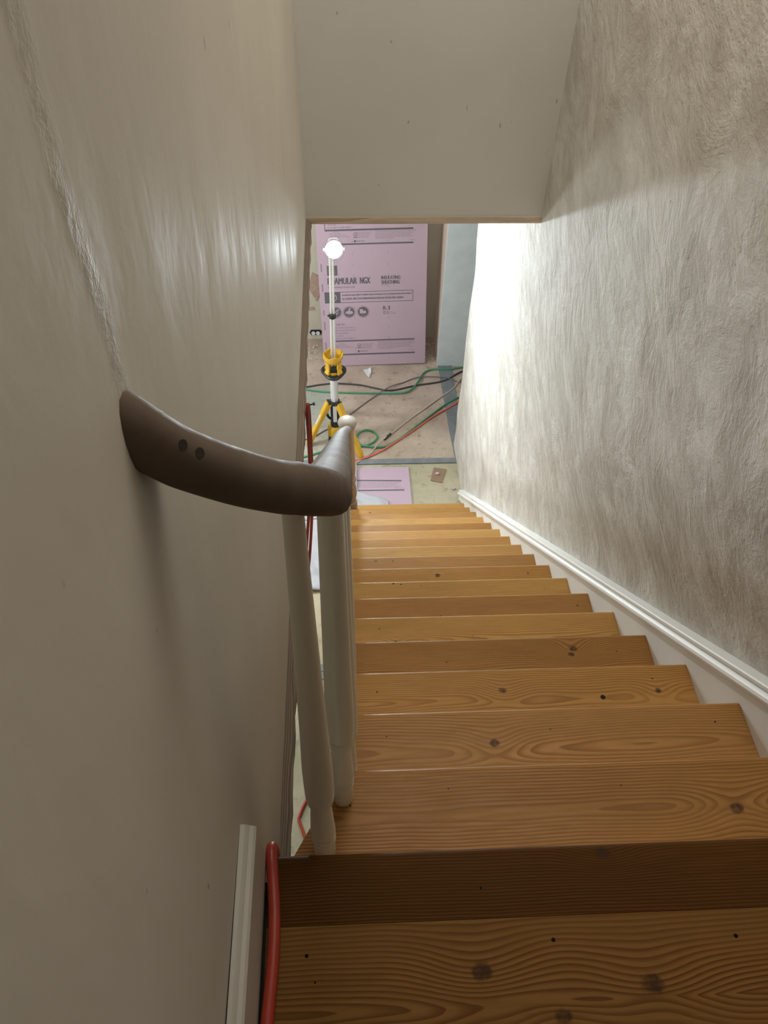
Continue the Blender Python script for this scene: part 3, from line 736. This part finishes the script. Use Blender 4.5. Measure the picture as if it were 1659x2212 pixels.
for dy, full in ((0, True), (1.016, True)):
    for i in range(6): lines(mb, .498, (.839, .845, .82, .80, .82, .66)[i], .228-.0135*i+dy, .0042, i+int(dy*10))
    for i in range(4): lines(mb, .145 if i == 0 else .115, (.20, .215, .245, .283)[i], .222-.0135*i+dy, .0042, 20+i+int(dy*10))
    for i in range(5): lines(mb, .355, (.473, .45, .46, .44, .45)[i], .214-.011*i+dy, .0038, 60+i+int(dy*10))
    lines(mb, .785, .840, .139+dy, .004, 80)
lines(mb, .10, .17, 1.295, .007, 90); lines(mb, .10, .30, 1.272, .008, 91)
pm(mb, 'fine_print', M['ink_soft'])['kind'] = 'stuff'
for dy in (0, 1.016):
    mb = MB(); disc(mb, .333, .200+dy, .018, ri=.0145, n=24); stroke(mb, [(.325, .20+dy), (.331, .192+dy), (.343, .209+dy)], .004); rect(mb, .314, .172+dy, .352, .178+dy)
    disc(mb, .326, .142+dy, .010, n=20); lines(mb, .342, .406, .138+dy, .008, 77, .009, .014); pm(mb, 'certification_mark')
mb = MB(); rect(mb, .076, .865, .165, .953); disc(mb, .176, .872, .003, n=10); pm(mb, 'printed_block')
mb = MB(); rect(mb, .075, 1.262, .081, 1.33); pm(mb, 'printed_bar')
mb = MB()
for i in range(3): 
    rect(mb, .09, .878+.014*i, .15, .881+.014*i, .0009)
pm(mb, 'block_rule', M['ink_soft'])
mb = MB()
for i in range(14):
    for xx in (.302, .606): rect(mb, xx-.0015, .06+.158*i*.62, xx+.0015, .085+.158*i*.62)
for i, (a, b_) in enumerate(((.05, .11), (.17, .24), (.36, .44), (.50, .55), (.72, .79), (.90, .97))): rect(mb, .022, a, .034, b_)
pm(mb, 'perforation_mark', M['ink_soft'])['kind'] = 'stuff'

# ================================================================== THINGS ON THE LOWER FLOOR
fl = empty('foam_board', (-.75, 4.1, ZF)); tag(fl, 'pink foam insulation board lying flat on the floor below the last step', 'insulation board')
def fpart(mb, name, mat):
    o = mb.obj(name, mat, None, smooth=False); o.parent = fl; o.matrix_parent_inverse = Matrix.Translation(-fl.location); return o
mb = MB(); mb.prism([(-1.30, 3.71), (-.372, 3.71), (-.376, 4.288), (-1.30, 4.30)], ZF+.0005, ZF+.0135); fpart(mb, 'foam_sheet', M['foam'])
zp = ZF+.0140
for q in ([(-1.2, 4.163), (-.441, 4.140), (-.441, 4.126), (-1.2, 4.149)], [(-1.2, 4.040), (-.425, 4.036), (-.425, 4.022), (-1.2, 4.026)]):
    mb = MB(); mb.add([(x, y, zp) for x, y in q], [(0, 3, 2, 1)]); fpart(mb, 'printed_band', M['ink'])
mb = MB()
for i in range(5): lines(mb, -.80, -.445-.02*(i % 3), 4.116-.0145*i, .0045, 200+i)
lines(mb, -.50, -.425, 4.048, .004, 207); mb.v = [(x, y, zp) for x, y, z in mb.v]; fpart(mb, 'fine_print', M['ink_soft'])['kind'] = 'stuff'

# plastic film, crumpled
vs = []; fs = []; nx_, ny2 = 60, 60
edge_pts = lambda v: -.925 if v < .53 else -.80+.25*(1-sstep(.66, .765, v))
for i in range(nx_+1):
    for j in range(ny2+1):
        v = j/ny2; y = 3.05+1.27*v
        xr_ = edge_pts(v) - (.25*(1-sstep(0, .25, v)))*.4
        x = -1.6+(xr_+1.6)*i/nx_
        h = .018+.012*sstep(3.5, 3.65, y)+.006*math.sin(23*x+9*y)+.004*math.sin(41*y-17*x)+.003*math.sin(70*x+31*y)
        vs.append((x, y, ZF+h))
for i in range(nx_):
    for j in range(ny2):
        a = i*(ny2+1)+j; fs.append((a, a+ny2+1, a+ny2+2, a+1))
mb = MB(); mb.add(vs, fs); o = mb.obj('plastic_sheet', M['film']); tag(o, 'crumpled white plastic film spread on the floor beside the stair', 'plastic sheet')
sol = o.modifiers.new('thick', 'SOLIDIFY'); sol.thickness = .0008

def cord(name, pts, r, mat, label, z=None, sm=6):
    P = [(p[0], p[1], (p[2] if len(p) > 2 else ZF+r+.001 if z is None else z)) for p in pts]
    mb = MB(); mb.tube(P, r, 10, sm); o = mb.obj(name, mat, None, angle=80); tag(o, label, 'cord'); return o
cord('extension_cord', [(-2.2, 5.30), (-1.6, 5.33), (-1.259, 5.345), (-1.114, 5.375), (-.967, 5.391), (-.758, 5.367), (-.612, 5.318), (-.467, 5.282), (-.232, 5.35), (.027, 5.411), (.235, 5.557), (.6, 5.6)], .0075, M['cordblack'], 'charcoal cord waving across the floor in front of the leaning board')
cord('extension_cord', [(-2.2, 5.42), (-1.6, 5.36), (-1.259, 5.312), (-1.071, 5.275), (-.905, 5.259), (-.656, 5.247), (-.407, 5.235, ZF+.016), (-.301, 5.265, ZF+.018), (-.222, 5.376, ZF+.020), (-.155, 5.524), (-.065, 5.577), (.086, 5.574), (.241, 5.606), (.6, 5.61)], .0085, M['green'], 'green cord curving in an S toward the foot of the grey pier')
cord('cord', [(-1.5, 4.55), (-1.2, 4.66), (-1.068, 4.754), (-.909, 4.882), (-.819, 4.99), (-.659, 5.163), (-.509, 5.289, ZF+.024), (-.42, 5.35, ZF+.02), (-.356, 5.392), (-.203, 5.456, ZF+.018), (.03, 5.445, ZF+.018), (.194, 5.381), (.6, 5.3)], .0050, M['purple'], 'thin mauve grey cord running diagonally behind the tripod')
cord('cord', [(-.90, 4.30, ZF+.02), (-.79, 4.355, ZF+.018), (-.749, 4.393), (-.682, 4.458), (-.6, 4.58, ZF+.024), (-.475, 4.729), (-.326, 4.887), (-.172, 5.038), (-.014, 5.194), (.101, 5.303), (.226, 5.475), (.5, 5.5)], .0060, M['cordwhite'], 'thin off-white cord stretched diagonally across the floor')
tag(MB().cyl((-.56, 4.628, ZF+.011), (-.50, 4.700, ZF+.011), .011, 10).obj('plug_connector', M['cordblack']), 'small dark plug connector in the middle of the off-white cord', 'plug')
cord('extension_cord', [(-2.0, 4.36), (-1.6, 4.37), (-1.239, 4.433), (-1.105, 4.485), (-.99, 4.522), (-.815, 4.54), (-.718, 4.56), (-.646, 4.605), (-.616, 4.673), (-.653, 4.733), (-.712, 4.752), (-.773, 4.712), (-.798, 4.631), (-.772, 4.567, ZF+.02), (-.699, 4.537, ZF+.02), (-.563, 4.54), (-.441, 4.623), (-.315, 4.749), (-.185, 4.884), (-.051, 5.023), (.062, 5.122), (.172, 5.177), (.5, 5.2)], .0085, M['green'], 'green cord with a loop in it beside the right tripod leg')
o = cord('extension_cord', [(-1.3, 4.16, ZF+.026), (-.96, 4.275, ZF+.026), (-.858, 4.319, ZF+.026), (-.808, 4.36, ZF+.022), (-.683, 4.43), (-.564, 4.511), (-.421, 4.634), (-.274, 4.766), (-.143, 4.895), (-.01, 5.0), (.104, 5.09), (.173, 5.15), (.5, 5.16)], .0080, M['coral'], 'coral red cord lying nearest the slate strip')

def slab(name, pts, z0, z1, mat, label, cat, tilt=0):
    mb = MB(); mb.prism(pts, z0, z1); o = mb.obj(name, mat, smooth=False); return tag(o, label, cat)
slab('cardboard_scrap', [(-.167, 4.286), (-.066, 4.262), (-.115, 4.109), (-.206, 4.137)], ZF+.001, ZF+.007, M['card'], 'tilted square scrap of brown cardboard on the floor near the last step', 'cardboard')
def pebble(c, r, mat, label, cat='foam crumb'):
    mb = MB(); rnd = random.Random(int(c[0]*1e4)); n = 10
    rings = []
    for k in range(6):
        a = -math.pi/2+math.pi*(k+.02)/5.04
        rings.append([(c[0]+r*1.5*math.cos(a)*math.cos(2*math.pi*i/n)*(1+.2*math.sin(i*2.3+k)), c[1]+r*math.cos(a)*math.sin(2*math.pi*i/n)*(1+.2*math.cos(i*1.7)), c[2]+r*.7*(1+math.sin(a))) for i in range(n)])
    mb.sweep(rings); return tag(mb.obj('foam_crumb', mat), label, cat)
pebble((-.144, 4.205, ZF+.007), .0135, M['foam'], 'pink foam crumb lying on the cardboard scrap')
pebble((-.028, 4.039, ZF+.001), .012, M['foam'], 'pink foam crumb on bare floor near the right skirting')
# torn paper, edges curled up
pts = [(-.712, 5.576), (-.665, 5.60), (-.644, 5.609), (-.638, 5.56), (-.643, 5.533), (-.652, 5.49), (-.662, 5.459), (-.674, 5.493), (-.690, 5.53)]
mb = MB(); hs = [.014, .006, .018, .010, .004, .008, .016, .004, .003]
c = Vector((-.664, 5.545, ZF+.003))
mb.add([(c.x, c.y, c.z)]+[(x, y, ZF+.003+h) for (x, y), h in zip(pts, hs)]+[(c.x, c.y, c.z-.0015)]+[(x, y, ZF+.0015+h) for (x, y), h in zip(pts, hs)],
       [(0, 1+i, 1+(i+1) % 9) for i in range(9)]+[(10, 11+(i+1) % 9, 11+i) for i in range(9)]+[(1+i, 11+i, 11+(i+1) % 9, 1+(i+1) % 9) for i in range(9)])
tag(mb.obj('paper_scrap', M['paper'], smooth=False), 'torn white paper scrap on the floor in front of the leaning board', 'paper')
# plaster crumbs swept to the edges
mb = MB(); rnd = random.Random(5)
def crumbs(n, xa, xb, ya, yb, r0_, r1_):
    for _ in range(n):
        x, y, r = rnd.uniform(xa, xb), rnd.uniform(ya, yb), rnd.uniform(r0_, r1_); a = rnd.uniform(0, 6.3)
        b_ = [(x+r*math.cos(a+k*2.1), y+r*.8*math.sin(a+k*2.1), ZF+.0004) for k in range(3)]+[(x+r*.1, y, ZF+r*.7)]
        mb.add(b_, [(0, 2, 1), (0, 1, 3), (1, 2, 3), (2, 0, 3)])
crumbs(60, -.14, -.03, 5.70, 6.05, .004, .014); crumbs(45, -.16, .0, 5.55, 5.9, .003, .010); crumbs(70, -.13, .03, 4.36, 4.66, .003, .010); crumbs(60, -1.6, .0, 4.45, 6.0, .002, .006); crumbs(30, -.36, .0, 3.95, 4.3, .002, .006); crumbs(50, -1.3, -1.1, 5.75, 6.05, .004, .014)
o = mb.obj('plaster_crumbs', M['crumb'], smooth=False); tag(o, 'pale plaster crumbs scattered along the floor edges and corners', 'debris', kind='stuff')
# power outlet low on the back wall
ot = empty('wall_outlet', (-1.153, 6.09, -3.34)); tag(ot, 'bare double power outlet low on the back wall left of the leaning board', 'outlet')
def opart(mb, name, mat, **k): o = mb.obj(name, mat, None, **k); o.parent = ot; o.matrix_parent_inverse = Matrix.Translation(-ot.location); return o
mb = MB(); mb.add([(-1.205, y, z) for y in (6.075, 6.0895) for z in (-3.345,)], []); mb = MB()
mb.box((-1.20, 6.078, -3.368), (-1.106, 6.0893, -3.316)); mb.box((-1.21, 6.081, -3.352), (-1.20, 6.0893, -3.334)); mb.box((-1.106, 6.081, -3.352), (-1.096, 6.0893, -3.334)); opart(mb, 'bracket', M['dark_metal'], smooth=False)
for x in (-1.175, -1.131):
    mb = MB(); mb.cyl((x, 6.0785, -3.345), (x, 6.071, -3.345), .019, 18); opart(mb, 'socket', M['paper'])

# ================================================================== NAIL AND CORDS BY THE STAIR
mb = MB(); a = Vector((-.990, 1.451, -.3500)); b_ = Vector((-.971, 1.448, -.342)); d = (b_-a).normalized(); mb.cyl(a, b_, .0022, 10); mb.cyl(b_-d*.0005, b_+d*.0018, .0055, 12)
tag(mb.obj('nail', M['dark_metal']), 'black nail sticking out of the rough board under the left wall', 'nail')
hang = [(-.60, 1.0, ZF+.006), (-.85, 1.2, ZF+.006), (-1.0, 1.38, ZF+.01), (-1.04, 1.46, ZF+.08), (-1.045, 1.47, -2.6), (-1.037, 1.47, -1.511), (-1.035, 1.47, -1.367), (-1.031, 1.47, -1.207), (-1.017, 1.47, -1.055), (-1.002, 1.47, -.872), (-.992, 1.466, -.70), (-.988, 1.462, -.50), (-.987, 1.458, -.39), (-.988, 1.4555, -.354), (-.989, 1.450, -.346), (-.990, 1.4445, -.352), (-.992, 1.441, -.39), (-.994, 1.44, -.55), (-.998, 1.44, -.70), (-1.012, 1.44, -.85), (-1.026, 1.44, -1.0), (-1.034, 1.44, -1.15), (-1.038, 1.44, -1.5), (-1.042, 1.44, -2.4), (-1.04, 1.42, -3.3), (-1.0, 1.34, ZF+.012), (-.85, 1.15, ZF+.006), (-.6, .95, ZF+.006)]
cord('extension_cord', hang, .0056, M['red'], 'dark red cord hung over the black nail beside the stair', sm=5)
cord('extension_cord', [(-.985, -1.9, .0095), (-.988, -1.2, .0095), (-.990, -.7, .0095), (-.9935, -.30, .0095), (-.9925, -.221, .0095), (-.9885, -.15, .0095), (-.989, -.09, .0095), (-.9935, -.04, .0098), (-.9965, -.012, .0115), (-.9975, .004, .0085), (-.9975, .0115, -.004), (-.9975, .0125, -.03), (-1.000, .012, -.12), (-1.004, .02, -.30), (-1.04, .06, -.8), (-1.08, .10, -1.8), (-1.1, .20, -2.8), (-1.12, .6, ZF+.02), (-1.08, 1.0, ZF+.01), (-1.13, 1.22, ZF+.01), (-1.162, 1.323, ZF+.01), (-1.192, 1.402, ZF+.01), (-1.192, 1.43, ZF+.01), (-1.160, 1.511, ZF+.01), (-1.10, 1.62, ZF+.01), (-1.03, 1.68, ZF+.01)], .0088, M['orange'], 'orange cord along the left baseboard, over the edge of the landing', sm=8)
